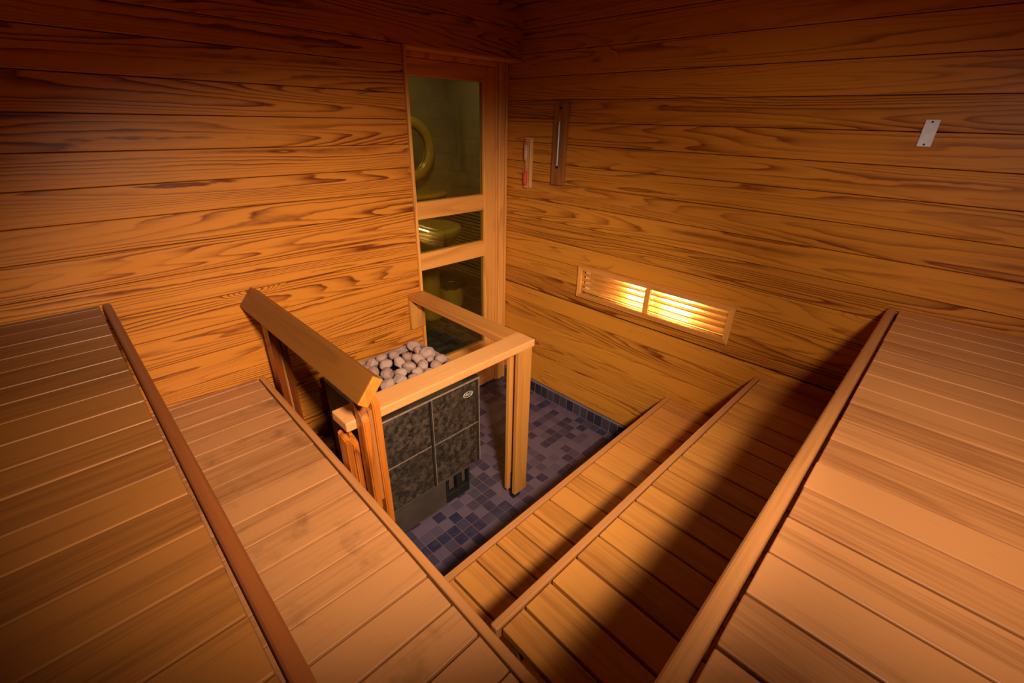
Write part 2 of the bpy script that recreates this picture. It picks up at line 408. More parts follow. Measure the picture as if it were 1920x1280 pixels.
LH = (0.648, 1.532, -0.968, -0.820)   # lamp recess in the right wall: y0, y1, z0, z1
ROWS_R = [CEIL]+ROWS[:-1]
bm = new_bm(); cladding(bm, 'y', YB, YR+0.02, XW, 1, ROWS_R, LH, -1.051, 3, {-0.928: 0.97, -1.162: 0.72, -0.570: 0.78, -0.343: 0.62, -0.810: 0.45, 0.103: 0.8, -1.051: 0.15, -1.290: 0.2, -0.690: 0.12, -1.655: 0.1})
wr = struct('wall_right', bm, mat_wall_y)
# backing boards behind the cladding, with the lamp recess left open
bm = new_bm(); bk0, bk1 = XW+0.0185, XW+0.03
add_box(bm, (bk0, YB, -1.765), (bk1, LH[0], CEIL)); add_box(bm, (bk0, LH[1], -1.765), (bk1, YR+0.02, CEIL))
add_box(bm, (bk0, LH[0], -1.765), (bk1, LH[1], LH[2])); add_box(bm, (bk0, LH[0], LH[3]), (bk1, LH[1], CEIL))
obj('backing', bm, mat_black, wr)

bm = new_bm()
rowsL = [CEIL]+ROWS[:4]
top = [CEIL, 0.57, 0.455, 0.338]
cladding(bm, 'x', XB, 1.385, YD, 1, [0.305, 0.220, 0.103]+ROWS[5:-1], None, None, 8)
cladding(bm, 'x', XB, XW, YD, 1, [CEIL, 0.57, 0.455, 0.305], None, None, 9)
wl = struct('wall_left', bm, mat_wall_x)
bm = new_bm(); add_box(bm, (XB, YD+0.0185, FLOOR+0.1), (1.385, YD+0.115, CEIL)); add_box(bm, (1.385, YD+0.0185, 0.31), (XW, YD+0.115, CEIL))
obj('backing', bm, mat_black, wl)

bm = new_bm(); cladding(bm, 'x', XB, XW, YB, -1, [CEIL]+ROWS[:-1]+[FLOOR], None, None, 5); add_box(bm, (XB, YB-0.0185, FLOOR), (XW, YB-0.05, CEIL)); struct('wall_back', bm, mat_wall_dark_x)
bm = new_bm(); cladding(bm, 'y', YB, YD, XB, -1, [CEIL]+ROWS[:-1]+[FLOOR], None, None, 6); add_box(bm, (XB-0.0185, YB, FLOOR), (XB-0.05, YD, CEIL)); struct('wall_side', bm, mat_wall_dark_y)
bm = new_bm()
k = 0; x = XB
while x < XW:
    k += 1; add_box(bm, (x+0.0015, YB, CEIL), (min(x+0.118, XW)-0.0015, YR+0.02, CEIL+0.018), 0.0, random.random()); x += 0.118
add_box(bm, (XB-0.1, YB-0.1, CEIL+0.0185), (XW+0.1, YR+0.02, CEIL+0.05))
struct('ceiling', bm, mat_wall_dark_y)

bm = new_bm(); add_box(bm, (-0.8, -0.8, FLOOR-0.06), (3.3, 4.3, FLOOR)); struct('floor', bm, mat_floor)
# mosaic skirting under the cladding
bm = new_bm(); add_box(bm, (XW-0.004, YB, FLOOR), (XW+0.02, YR+0.02, -1.780))
struct('baseboard_right', bm, mat_skirt_y)
bm = new_bm(); add_box(bm, (XB, YD-0.004, FLOOR), (1.385, YD+0.10, -1.775)); struct('baseboard_left', bm, mat_skirt_x)
# door reveal trim strip and soffit
bm = new_bm(); add_box(bm, (1.387, YD-0.010, FLOOR), (1.403, YR+0.06, 0.305), 0.002, 0.3); struct('trim_1', bm, mat_trim_z)
bm = new_bm(); add_box(bm, (1.403, YD+0.0, 0.297), (XW, YR+0.06, 0.308), 0.001, 0.7); struct('trim_2', bm, mat_trim_x)

# ------------------------------------------------------------------ door: frame and glazed leaf
bm = new_bm()
for i, (x0, x1, dy) in enumerate(((2.104, 2.122, 0.010), (2.124, 2.158, 0.0), (2.160, 2.178, 0.006), (2.180, 2.198, 0.0))):
    add_box(bm, (x0, YR-0.012+dy, FLOOR), (x1, YR+0.05, 0.297), 0.003, 0.13+i*0.21)
add_box(bm, (1.404, YR-0.006, 0.272), (2.104, YR+0.05, 0.297), 0.003, 0.8)
frame = struct('door_1', bm, mat_trim_z, 'pine door frame with stepped mouldings in the corner')
def dpart(name, lo, hi, mat, rn=0.0, bev=0.003, label=None):
    b_ = new_bm(); add_box(b_, lo, hi, bev, rn); return obj(name, b_, mat, frame, label=label)
y0, y1 = YR, YR+0.042
dpart('stile', (2.003, y0, FLOOR+0.012), (2.101, y1, 0.270), mat_trim_z, 0.41)
dpart('stile', (1.406, y0, FLOOR+0.012), (1.476, y1, 0.270), mat_trim_z, 0.77)
dpart('rail', (1.476, y0, 0.190), (2.003, y1, 0.270), mat_trim_x, 0.15)
dpart('rail', (1.476, y0, -0.533), (2.003, y1, -0.436), mat_trim_x, 0.62)
dpart('rail', (1.476, y0, -0.838), (2.003, y1, -0.735), mat_trim_x, 0.93)
dpart('rail', (1.476, y0, FLOOR+0.012), (2.003, y1, -1.492), mat_trim_x, 0.33)
for z0, z1 in ((-0.436, 0.190), (-0.735, -0.533), (-1.492, -0.838)):
    dpart('glass_pane', (1.476, y0+0.018, z0), (2.003, y0+0.024, z1), mat_glass, 0, 0.0, 'greenish glass pane')

# ------------------------------------------------------------------ room beyond the glass
mat_bwall = simple('dim_bathroom_wall', (0.26, 0.19, 0.12), 0.6, 0, 0.4, 0.12, 5)
bm = new_bm(); add_box(bm, (0.6, 4.05, FLOOR), (3.3, 4.12, 0.75)); struct('wall_bathroom_back', bm, mat_bwall)
bm = new_bm(); add_box(bm, (3.16, YR+0.05, FLOOR), (3.24, 4.05, 0.75)); struct('wall_bathroom_right', bm, mat_bwall)
bm = new_bm(); add_box(bm, (0.55, YR+0.05, FLOOR), (0.62, 4.05, 0.75)); struct('wall_bathroom_left', bm, mat_bwall)
bm = new_bm(); add_box(bm, (XW+0.035, YR-0.02, FLOOR), (3.16, YR+0.05, 0.75)); add_box(bm, (0.5, YR+0.001, FLOOR), (1.384, YR+0.05, 0.75)); add_box(bm, (1.384, YR+0.001, 0.31), (XW+0.035, YR+0.06, 0.75)); struct('wall_bathroom_front', bm, mat_bwall)
bm = new_bm(); add_box(bm, (0.5, YR+0.06, 0.75), (3.3, 4.15, 0.8)); struct('ceiling_bathroom', bm, mat_bwall)
bl = bpy.data.lights.new('bathroom_light', 'AREA'); bl.shape = 'DISK'; bl.size = 0.35; bl.energy = BATH_W; bl.color = (1.0, 0.82, 0.5)
blo = bpy.data.objects.new('bathroom_light', bl); COL.objects.link(blo); blo.location = (2.3, 3.1, 0.74)

mat_yel = simple('glossy_yellow_plastic', (0.46, 0.27, 0.035), 0.22, 0, 0.6, 0.05)
mat_cream = simple('amber_ceramic', (0.42, 0.28, 0.07), 0.35, 0, 0.6, 0.05)
mat_mirror = simple('mirror_silver', (0.75, 0.75, 0.70), 0.03, 1.0)
mat_bin = simple('cream_bin_plastic', (0.62, 0.45, 0.20), 0.45, 0, 0.5, 0.05)
mat_bag = simple('dark_bin_bag', (0.03, 0.035, 0.025), 0.35, 0, 0.5, 0.2, 30, 0.4)
MX = Matrix.Translation((2.635, 4.00, -0.285)) @ Matrix.Rotation(PI/2, 4, 'X')
t = thing('round_mirror', 'round wall mirror with a glossy yellow frame seen through the upper door pane', 'mirror', (2.635, 4.045, -0.285))
bm = new_bm(); add_torus(bm, MX, 0.252, 0.048, flat=0.6); obj('frame', bm, mat_yel, t, True)
bm = new_bm(); add_cyl(bm, (2.635, 4.020, -0.285), (2.635, 4.046, -0.285), 0.235, n=48); obj('mirror_glass', bm, mat_mirror, t)
bm = new_bm(); add_lathe(bm, [(0.0, 0.0), (0.30, 0.0), (0.33, 0.008), (0.338, 0.022), (0.33, 0.036), (0.30, 0.042), (0.0, 0.042)], (2.72, 4.05, -0.735), 40, sx=1.05, sy=0.75, a0=PI, a1=2*PI)
tag(obj('wall_shelf', bm, mat_yel, None, True), 'half-round yellow shelf below the round mirror', 'shelf')
t = thing('washbasin', 'amber round washbasin on a pedestal below the half-round shelf', 'washbasin', (2.50, 3.60, FLOOR))
bm = new_bm(); add_lathe(bm, [(0.0, -0.07), (0.12, -0.065), (0.20, -0.035), (0.25, -0.004), (0.27, 0.0), (0.325, -0.002), (0.335, -0.015), (0.335, -0.055), (0.325, -0.065), (0.25, -0.16), (0.12, -0.22), (0.0, -0.23)], (2.50, 3.60, -0.925), 48); obj('basin', bm, mat_cream, t, True)
bm = new_bm(); add_lathe(bm, [(0.0, 0.0), (0.14, 0.0), (0.13, 0.03), (0.115, 0.4), (0.12, 0.73), (0.0, 0.735)], (2.50, 3.62, FLOOR), 32); obj('pedestal', bm, mat_cream, t, True)
bm = new_bm(); add_cyl(bm, (2.50, 3.89, -0.93), (2.50, 3.89, -0.80), 0.016); add_cyl(bm, (2.50, 3.90, -0.805), (2.50, 3.72, -0.825), 0.011); obj('tap', bm, mat_mirror, t, True)
# narrow-slatted panel on the side wall beyond the door
mat_ribs = simple('dull_panel_slats', (0.36, 0.28, 0.13), 0.5, 0, 0.4, 0.1)
t = thing('slatted_panel', 'dull panel of narrow horizontal slats on the side wall beyond the door glass', 'panel', (3.16, 3.4, -1.6))
bm = new_bm(); add_box(bm, (3.150, 2.75, -1.60), (3.159, 4.04, -0.80)); obj('backing', bm, mat_black, t)
bm = new_bm()
for i in range(22):
    z = -1.585+i*0.0355; add_box(bm, (3.128, 2.76, z), (3.150, 4.03, z+0.022), 0.003)
obj('slats', bm, mat_ribs, t)
t = thing('waste_bin', 'cream waste bin with a dark bag over its rim, on the floor beyond the door', 'bin', (2.86, 3.72, FLOOR))
bm = new_bm(); add_lathe(bm, [(0.0, 0.0), (0.118, 0.0), (0.125, 0.01), (0.158, 0.31), (0.164, 0.315), (0.158, 0.32), (0.15, 0.31), (0.115, 0.02), (0.0, 0.02)], (2.86, 3.72, FLOOR), 40); obj('body', bm, mat_bin, t, True)
bm = new_bm(); add_lathe(bm, [(0.158, 0.225), (0.162, 0.24), (0.17, 0.315), (0.166, 0.335), (0.155, 0.34), (0.12, 0.27), (0.0, 0.22)], (2.86, 3.72, FLOOR), 40)
for v in bm.verts: v.co += Vector((random.uniform(-.005, .005), random.uniform(-.005, .005), random.uniform(-.01, .01)))
obj('bin_bag', bm, mat_bag, t, True)

# ------------------------------------------------------------------ benches
def bench(name, label, wall_pt, ang, s, length, depth, seams, mslat, mnose, nz, legs, z_leg, nose_w=0.028, nose_b=0.006, gap=0.007, seed=1, leg_y=None, nose_l=None, slat_y0=None, nose_dz=0.0, gaps=(0.002, 0.003)):
    """local x runs along the front edge away from the wall, s*y towards the back; top surface at z = 0"""
    rg = random.Random(seed)
    t = thing(name, label, 'bench', wall_pt, ang)
    b_ = new_bm()
    y0 = nose_w+gap if slat_y0 is None else slat_y0
    for i in range(len(seams)-1):
        a, b = seams[i], seams[i+1]
        g0 = gg if i else 0.002; gg = rg.uniform(*gaps)
        dz = rg.uniform(-0.0015, 0.0)
        add_box(b_, (a+g0, s*(y0+rg.uniform(0, .002)), -0.026+dz), (b-gg, s*depth, dz), 0.0025, rg.random(), 2)
    obj('slatted_top', b_, mslat, t, local=True)
    b_ = new_bm(); add_box(b_, (0.0, 0, -nz), (nose_l or length, s*nose_w, nose_dz), nose_b, 0.4, 3); obj('front_edge', b_, mnose, t, local=True)
    b_ = new_bm()
    for yy in (y0+0.02, depth-0.06): add_box(b_, (0.004, s*yy, -0.085), (length-0.004, s*(yy+0.036), -0.0285), 0.002, rg.random())
    obj('support_frame', b_, mat_frame_x, t, local=True)
    for lx in legs:
        for yy in (leg_y or (y0+0.02, depth-0.06)):
            b_ = new_bm(); add_box(b_, (lx, s*yy, z_leg), (lx+0.045, s*(yy+0.036), -0.086), 0.002, rg.random()); obj('leg', b_, mat_leg, t, local=True)
    return t

def seamlist(vals, lo, hi, pitch):
    v = sorted(vals)
    while v[0]-pitch > lo+0.03: v.insert(0, v[0]-pitch)
    while v[-1]+pitch < hi-0.03: v.append(v[-1]+pitch)
    return [lo+0.002]+v+[hi]

# right-hand flight (front edges parallel to the door wall)
R1s = [2.2-q for q in (1.976, 1.873, 1.763, 1.654, 1.544, 1.437, 1.329, 1.221, 1.113, 1.008, 0.906, 0.802, 0.702, 0.599)]
bench('lower_bench', 'narrow lowest bench step beside the tiled floor, under the wall light', (XW, 0.873, -1.426), PI+0.004, 1, 1.78, 0.47,
      seamlist(R1s, 0, 1.78, 0.108), mat_slat_low, mat_nose, 0.045, (0.10, 0.85, 1.62), FLOOR+1.426, 0.026, 0.004, 0.003, 2, gaps=(0.003, 0.0045))
R2s = [2.2-q for q in (2.033, 1.918, 1.802, 1.690, 1.587, 1.488, 1.385, 1.276, 1.168, 1.064, 0.965, 0.862, 0.755, 0.647, 0.545)]
bench('middle_bench', 'middle bench on the right with a pale front edge and shaded slats', (XW, 0.458, -1.108), PI-0.020, 1, 1.735, 0.50,
      seamlist(R2s, 0, 1.735, 0.108), mat_slat_low, mat_nose, 0.045, (0.10, 0.85), FLOOR+1.108, 0.024, 0.005, 0.004, 3, leg_y=(0.42, 0.46), gaps=(0.0015, 0.005), nose_l=1.7465)
R3s = [2.2-q for q in (2.12, 2.03, 1.925, 1.825, 1.725, 1.62, 1.507, 1.402, 1.297, 1.192, 1.087, 0.979, 0.875, 0.773, 0.667, 0.564, 0.456)]
bench('upper_bench', 'widest pale upper bench along the right side of the room', (XW, 0.082, -0.630), PI, 1, 2.135, 0.625,
      seamlist(R3s, 0, 2.135, 0.105), mat_slat, mat_nose, 0.05, (0.10, 1.0, 1.98), FLOOR+0.63, 0.030, 0.009, 0.007, 4, leg_y=(0.52, 0.56), nose_dz=0.004, gaps=(0.0012, 0.0042))
# left-hand flight (front edges parallel to the right wall)
L2s = [2.1-q for q in (2.063, 1.98, 1.875, 1.770, 1.668, 1.562, 1.453, 1.347, 1.240, 1.130, 1.022, 0.915, 0.813, 0.705, 0.596, 0.492, 0.384)]
bench('middle_bench', 'middle bench on the left with worn stained slats, passing in front of the stove', (0.482, YD, -1.110), -PI/2-0.021, -1, 2.05, 0.50,
      seamlist(L2s, 0, 2.05, 0.107), mat_slat_worn, mat_nose, 0.05, (0.12, 1.9), FLOOR+1.11, 0.025, 0.005, 0.006, 5, leg_y=(0.35, 0.44), gaps=(0.0015, 0.004))
L1s = [2.1-q for q in (2.069, 1.978, 1.880, 1.776, 1.677, 1.568, 1.471, 1.369, 1.265, 1.162, 1.059, 0.948, 0.848, 0.744, 0.638, 0.530, 0.426)]
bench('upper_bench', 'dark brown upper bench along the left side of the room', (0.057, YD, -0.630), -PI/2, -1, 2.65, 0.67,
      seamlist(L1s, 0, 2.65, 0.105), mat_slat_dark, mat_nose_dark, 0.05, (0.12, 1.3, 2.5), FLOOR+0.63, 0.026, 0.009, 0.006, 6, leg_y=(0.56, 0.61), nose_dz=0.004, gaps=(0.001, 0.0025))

# ------------------------------------------------------------------ guard rail round the stove
G = thing('stove_guard', 'wooden guard rail on three sides of the stove, with twin-plank posts', 'railing', (1.345, 1.25, FLOOR))
def gbox(name, lo, hi, mat, bev=0.003, rn=0.0, seg=2, label=None):
    b_ = new_bm(); add_box(b_, lo, hi, bev, rn, seg); return obj(name, b_, mat, G, label=label)
gbox('rail', (0.472, 1.207, -0.942), (1.400, 1.312, -0.905), mat_rail_x, 0.005, 0.2)
gbox('rail', (1.298, 1.3125, -0.942), (1.400, YD-0.001, -0.906), mat_rail_y, 0.004, 0.5)
gbox('wall_bracket', (1.296, YD-0.026, -1.122), (1.392, YD-0.001, -0.943), mat_post, 0.002, 0.35)
gbox('wall_bracket', (1.335, YD-0.075, -0.985), (1.385, YD-0.027, -0.943), mat_rail_y, 0.002, 0.75)
# corner post: two planks and a foot block between them
gbox('post', (1.300, 1.212, -1.812), (1.388, 1.236, -0.943), mat_post, 0.003, 0.61)
gbox('post', (1.300, 1.268, -1.812), (1.372, 1.292, -0.943), mat_post, 0.003, 0.22)
gbox('foot', (1.318, 1.237, FLOOR), (1.368, 1.267, -1.70), mat_black, 0.002, 0.1, label='dark foot block')
# tilted board on the left: cross-section in xz, swept along y
a = Vector((0.457, 0, -0.750)); b = Vector((0.512, 0, -0.683)); u_ = (b-a).normalized(); n_ = Vector((-u_.z, 0, u_.x))
wd = 0.096
mt = Matrix(((u_.x, 0, n_.x, a.x), (0, 1, 0, 0), (u_.z, 0, n_.z, a.z), (0, 0, 0, 1)))
b_ = new_bm(); add_box(b_, (0, 1.062, -0.038), (wd, YD-0.001, 0), 0.003, 0.31, 2, mt); tb = obj('tilted_board', b_, mat_tilt, G, label='leaning hand board')
b_ = new_bm(); add_box(b_, (0.001, 1.0585, -0.037), (wd-0.001, 1.0645, -0.001), 0.0015, 0.31, 1, mt); obj('board_end', b_, mat_tilt_end, tb)
# near left post: twin planks cut with sloping tops
def plank(x0, x1, y0_, y1_, zb, zt_front, zt_back, mat, rn):
    t_ = bmesh.new()
    P = [(x0, y0_, zb), (x1, y0_, zb), (x1, y1_, zb), (x0, y1_, zb), (x0, y0_, zt_front), (x1, y0_, zt_front), (x1, y1_, zt_back), (x0, y1_, zt_back)]
    v = [t_.verts.new(p) for p in P]
    for q in ((0, 3, 2, 1), (4, 5, 6, 7), (0, 1, 5, 4), (1, 2, 6, 5), (2, 3, 7, 6), (3, 0, 4, 7)): t_.faces.new([v[i] for i in q])
    bmesh.ops.bevel(t_, geom=list(t_.edges), offset=0.004, segments=2, affect='EDGES')
    b2 = new_bm(); merge(b2, t_, rn); return obj('post', b2, mat, G)
plank(0.506, 0.532, 1.150, 1.206, -1.285, -0.885, -0.82, mat_post_red, 0.44)
plank(0.546, 0.572, 1.150, 1.206, -1.385, -0.835, -0.80, mat_post_red, 0.83)
plank(0.470, 0.490, 1.225, 1.290, -1.50, -0.995, -0.975, mat_post_red, 0.12)
plank(0.494, 0.516, 1.225, 1.290, -1.50, -1.015, -0.995, mat_post_red, 0.52)
gbox('spacer_block', (0.4905, 1.24, -1.30), (0.493, 1.28, -0.943), mat_leg, 0.0, 0.2)
gbox('spacer_block', (0.533, 1.16, -1.25), (0.545, 1.20, -0.86), mat_leg, 0.0, 0.6)
# rear left post against the wall
plank(0.500, 0.526, 1.930, 2.010, -1.36, -0.80, -0.80, mat_post_shaded, 0.27)
plank(0.540, 0.562, 1.930, 2.010, -1.36, -0.80, -0.80, mat_post_shaded, 0.68)
gbox('spacer_block', (0.527, 1.95, -1.33), (0.539, 1.99, -0.80), mat_leg, 0.0, 0.9)

# ------------------------------------------------------------------ stove
HX0, HX1, HY0, HY1, HT = 0.700, 1.250, 1.432, 1.960, -1.140
H = thing('sauna_stove', 'dark square sauna stove with four soapstone front panels and an open stone basket', 'stove', ((HX0+HX1)/2, (HY0+HY1)/2, FLOOR))
bm = new_bm()
th = 0.012; zb = -1.665
add_box(bm, (HX0, HY0+0.02, zb), (HX0+th, HY1, HT), 0.001); add_box(bm, (HX1-th, HY0+0.02, zb), (HX1, HY1, HT), 0.001)
add_box(bm, (HX0+th, HY1-th, zb), (HX1-th, HY1, HT), 0.001); add_box(bm, (HX0+th, HY0+0.02, zb), (HX1-th, HY0+0.032, HT), 0.001)
add_box(bm, (HX0+th, HY0+0.03, zb), (HX1-th, HY1-th, zb+0.012))
add_box(bm, (HX0+th, HY0+0.033, HT-0.160), (HX1-th, HY1-th, HT-0.150))
obj('body', bm, mat_steel_dark, H)
bm = new_bm()
add_box(bm, (HX0-0.002, HY0+0.004, HT-0.012), (HX1+0.002, HY0+0.055, HT+0.002), 0.001)
obj('front_lip', bm, mat_steel_dark, H)
bm = new_bm()
add_box(bm, (HX0-0.002, HY0+0.055, HT-0.03), (HX0+0.014, HY1, HT+0.003), 0.0015); add_box(bm, (HX1-0.014, HY0+0.055, HT-0.03), (HX1+0.002, HY1, HT+0.003), 0.0015)
add_box(bm, (HX0+0.014, HY1-0.016, HT-0.03), (HX1-0.014, HY1, HT+0.003), 0.0015)
for i in range(9):   # upright slots along the back of the basket
    xx = HX0+0.05+i*0.055; add_box(bm, (xx, HY1-0.022, HT-0.075), (xx+0.02, HY1-0.016, HT-0.005), 0.001)
obj('basket_rim', bm, mat_rim, H, label='pale worn steel rim')
xm0, xm1 = 0.945, 0.966
for (x0, x1, z0, z1, rn) in ((HX0+0.004, xm0, -1.402, -1.158, 0.11), (HX0+0.004, xm0, zb+0.006, -1.407, 0.52), (xm1, HX1-0.022, -1.408, -1.162, 0.73), (xm1, HX1-0.022, zb+0.006, -1.413, 0.94)):
    b_ = new_bm(); add_box(b_, (x0, HY0, z0), (x1, HY0+0.018, z1), 0.0025, rn, 2); obj('soapstone_panel', b_, mat_soap, H)
bm = new_bm()
add_box(bm, (HX0-0.003, HY0-0.004, -1.150), (HX1+0.002, HY0+0.004, -1.1435), 0.001)
for x0 in (HX0-0.002, xm0+0.015, HX1-0.004): add_box(bm, (x0, HY0-0.003, zb), (x0+0.0028, HY0+0.006, -1.150), 0.001)
for (x0, x1, z) in ((HX0+0.004, xm0, -1.4045), (xm1, HX1-0.01, -1.4105)): add_box(bm, (x0, HY0-0.001, z-0.0013), (x1, HY0+0.004, z+0.0013))
obj('edge_profile', bm, mat_steel_edge, H, label='thin bright steel edging')
for x0_, x1_ in ((xm0+0.005, xm0+0.014), (HX1-0.021, HX1-0.006)):
    bm = new_bm(); add_box(bm, (x0_, HY0+0.001, zb), (x1_, HY0+0.014, -1.152)); obj('channel', bm, mat_steel_dark, H)
bm = new_bm(); add_box(bm, (0.712, HY0+0.012, FLOOR+0.02), (1.022, HY1-0.04, zb), 0.003); add_box(bm, (1.022, HY0+0.10, FLOOR+0.02), (1.19, HY1-0.04, zb), 0.003)
add_box(bm, (0.712, HY0+0.004, zb-0.012), (1.19, HY0+0.03, zb), 0.001)
add_box(bm, (0.74, HY0+0.05, FLOOR), (1.16, HY1-0.06, FLOOR+0.021))
obj('plinth', bm, mat_plinth, H)
bm = new_bm()
cx0, cx1, cy, cz0, cz1 = 1.024, 1.180, HY0+0.012, FLOOR+0.022, zb-0.014
add_box(bm, (cx0, cy, cz0), (cx1, HY0+0.10, cz0+0.055), 0.002); add_box(bm, (cx0, cy, cz1-0.006), (cx1, HY0+0.10, cz1), 0.001)
add_box(bm, (cx0, cy, cz0+0.055), (cx0+0.012, HY0+0.10, cz1-0.006), 0.001); add_box(bm, (cx1-0.012, cy, cz0+0.055), (cx1, HY0+0.10, cz1-0.006), 0.001)
add_box(bm, (cx0+0.07, cy, cz0+0.055), (cx0+0.10, HY0+0.10, cz1-0.006), 0.001)
cb = obj('control_box', bm, mat_black, H)
for x0 in (cx0+0.024, cx1-0.044):
    b_ = new_bm(); add_box(b_, (x0, cy+0.01, cz0+0.075), (x0+0.032 if x0 < 1.1 else x0+0.020, cy+0.014, cz1-0.022), 0.002); add_cyl(b_, (x0+0.012, cy+0.012, cz0+0.10), (x0+0.012, cy+0.026, cz0+0.10), 0.009, n=20); obj('control_knob', b_, mat_knob, cb)
# oval badge with lettering
MB = Matrix.Translation((1.176, HY0-0.0008, -1.214)) @ Matrix.Rotation(PI/2, 4, 'X')
bm = new_bm(); add_torus(bm, MB @ Matrix.Diagonal((1.0, 0.52, 1, 1)), 0.029, 0.0020, 48, 8, 0.5)
badge = obj('maker_badge', bm, mat_logo, H, True, label='small pale oval logo')
cu = bpy.data.curves.new('lettering', 'FONT'); cu.body = 'HELO'; cu.size = 0.019; cu.extrude = 0.0006; cu.align_x = 'CENTER'; cu.align_y = 'CENTER'; cu.space_character = 0.9
to = bpy.data.objects.new('lettering', cu); COL.objects.link(to)
bpy.context.view_layer.update()
me = bpy.data.meshes.new_from_object(to.evaluated_get(bpy.context.evaluated_depsgraph_get()))
bpy.data.objects.remove(to)
me.transform(Matrix.Translation((1.176, HY0-0.0008, -1.214)) @ Matrix.Rotation(PI/2, 4, 'X')); me.transform(Matrix.Translation(-root_loc(badge)))
me.materials.clear(); me.materials.append(mat_logo)
lt = bpy.data.objects.new('lettering', me); COL.objects.link(lt); lt.parent = badge

# ------------------------------------------------------------------ stones
def stone_mesh(seed):
    rg = random.Random(seed); t_ = bmesh.new(); bmesh.ops.create_icosphere(t_, subdivisions=4, radius=1.0)
    from mathutils import noise
    o_ = Vector((rg.uniform(0, 50), rg.uniform(0, 50), rg.uniform(0, 50)))
    ax = (rg.uniform(0.98, 1.18), rg.uniform(0.86, 1.0), rg.uniform(0.74, 0.92))
    planes = [(Vector((rg.gauss(0, 1), rg.gauss(0, 1), rg.gauss(0, 1))).normalized(), rg.uniform(0.72, 0.92)) for _ in range(9)]
    for v in t_.verts:
        p = v.co.normalized(); rr = 1.0
        for n__, dd in planes:
            c_ = p.dot(n__)
            if c_ > 0: rr = min(rr, dd/c_ * 0.8 + rr*0.2)
        rr += 0.07*noise.noise(p*1.6+o_)+0.035*noise.noise(p*5+o_)+0.012*noise.noise(p*14+o_)
        v.co = Vector((p.x*ax[0], p.y*ax[1], p.z*ax[2]))*rr
    me_ = bpy.data.meshes.new('sauna_stone'); t_.to_mesh(me_); t_.free(); me_.materials.append(mat_stone)
    for p in me_.polygons: p.use_smooth = True
    return me_
SM = [stone_mesh(100+i) for i in range(9)]
STONES = [(1.1874, 1.9024, -1.124, 0.0366), (1.191, 1.7717, -1.124, 0.0397), (0.9849, 1.8934, -1.124, 0.0271), (1.0484, 1.8765, -1.124, 0.033), (1.0921, 1.8171, -1.124, 0.0319), (1.1681, 1.8323, -1.124, 0.0244), (1.117, 1.7537, -1.124, 0.0355), (0.923, 1.8791, -1.124, 0.0318), (0.9653, 1.8205, -1.124, 0.0338), (1.0275, 1.7922, -1.124, 0.034), (1.0347, 1.7193, -1.124, 0.0343), (1.0938, 1.6845, -1.124, 0.0335), (1.1377, 1.6287, -1.124, 0.0343), (0.8686, 1.852, -1.124, 0.0284), (0.8738, 1.7869, -1.124, 0.0324), (0.9235, 1.7398, -1.124, 0.0353), (0.9741, 1.6993, -1.124, 0.0288), (0.8705, 1.6458, -1.124, 0.035), (0.9398, 1.6464, -1.124, 0.0337), (1.0406, 1.6469, -1.124, 0.0308), (1.1966, 1.6703, -1.118, 0.0304), (1.1606, 1.715, -1.124, 0.0222), (0.8668, 1.9026, -1.124, 0.0215), (1.2076, 1.6076, -1.124, 0.0244), (0.8572, 1.5811, -1.124, 0.0305), (0.9922, 1.6058, -1.124, 0.032), (1.076, 1.5934, -1.124, 0.0327), (0.8445, 1.7076, -1.124, 0.0313)]
STONE_LABELS = {0: 'round stone highest at the back of the heap, nearest the door end of the basket', 1: 'large brownish stone against the right rim of the basket, in front of the highest stone', 22: 'stone at the back left of the heap, nearest the tilted hand board', 24: 'stone at the front left of the heap, close to the tilted board end', 23: 'stone at the front right of the heap, half covered by the front rail', 21: 'smallest stone on top of the heap in the stove basket'}
rg = random.Random(5)
def put_stone(x, y, z, r_, k, label='rounded pinkish grey stone in the stove basket, part hidden under the top stones'):
    o = bpy.data.objects.new('sauna_stone', SM[k % len(SM)]); COL.objects.link(o)
    o.location = (x, y, z); o.scale = (r_, r_, r_); o.rotation_euler = (rg.uniform(-.5, .5), rg.uniform(-.5, .5), rg.uniform(0, 6.28))
    tag(o, label, 'stone', 'stones heaped in the stove basket')
k = 0
for (x, y, z, r_) in STONES:
    put_stone(x, y, z, r_, k, STONE_LABELS.get(k, 'rounded pinkish grey stone on top of the heap in the stove basket')); k += 1
for j in range(6):
    for i in range(7):
        put_stone(HX0+0.054+i*0.0736, HY0+0.074+j*0.0785, HT-0.114+rg.uniform(-.003, .003), 0.0325, k); k += 1

# ------------------------------------------------------------------ wall light in the right wall
L = thing('wall_light', 'glowing slatted wall light set low in the right wall', 'lamp', (XW, (LH[0]+LH[1])/2, -0.89))
def frame_part(name, lo, hi, mat, rn): 
    b_ = new_bm(); add_box(b_, lo, hi, 0.003, rn, 2); return obj(name, b_, mat, L)
yo0, yo1, zo0, zo1 = 0.620, 1.563, -0.993, -0.790
def miter(name, p, mat, rn):
    """p: four (y, z) corners of a mitred frame member"""
    b_ = new_bm(); M_ = Matrix(((0, 0, -1, XW-0.0005), (1, 0, 0, 0), (0, 1, 0, 0), (0, 0, 0, 1)))
    add_prism(b_, p, 0.016, M_, 0.002, rn); return obj(name, b_, mat, L)
fi = 0.028
miter('frame', [(yo0, zo1), (yo1, zo1), (yo1-fi, zo1-fi), (yo0+fi, zo1-fi)], mat_trim_y, 0.2)
miter('frame', [(yo0, zo0), (yo1, zo0), (yo1-fi, zo0+fi), (yo0+fi, zo0+fi)], mat_trim_y, 0.4)
miter('frame', [(yo0, zo0), (yo0, zo1), (yo0+fi, zo1-fi), (yo0+fi, zo0+fi)], mat_trim_z, 0.6)
miter('frame', [(yo1, zo0), (yo1, zo1), (yo1-fi, zo1-fi), (yo1-fi, zo0+fi)], mat_trim_z, 0.8)
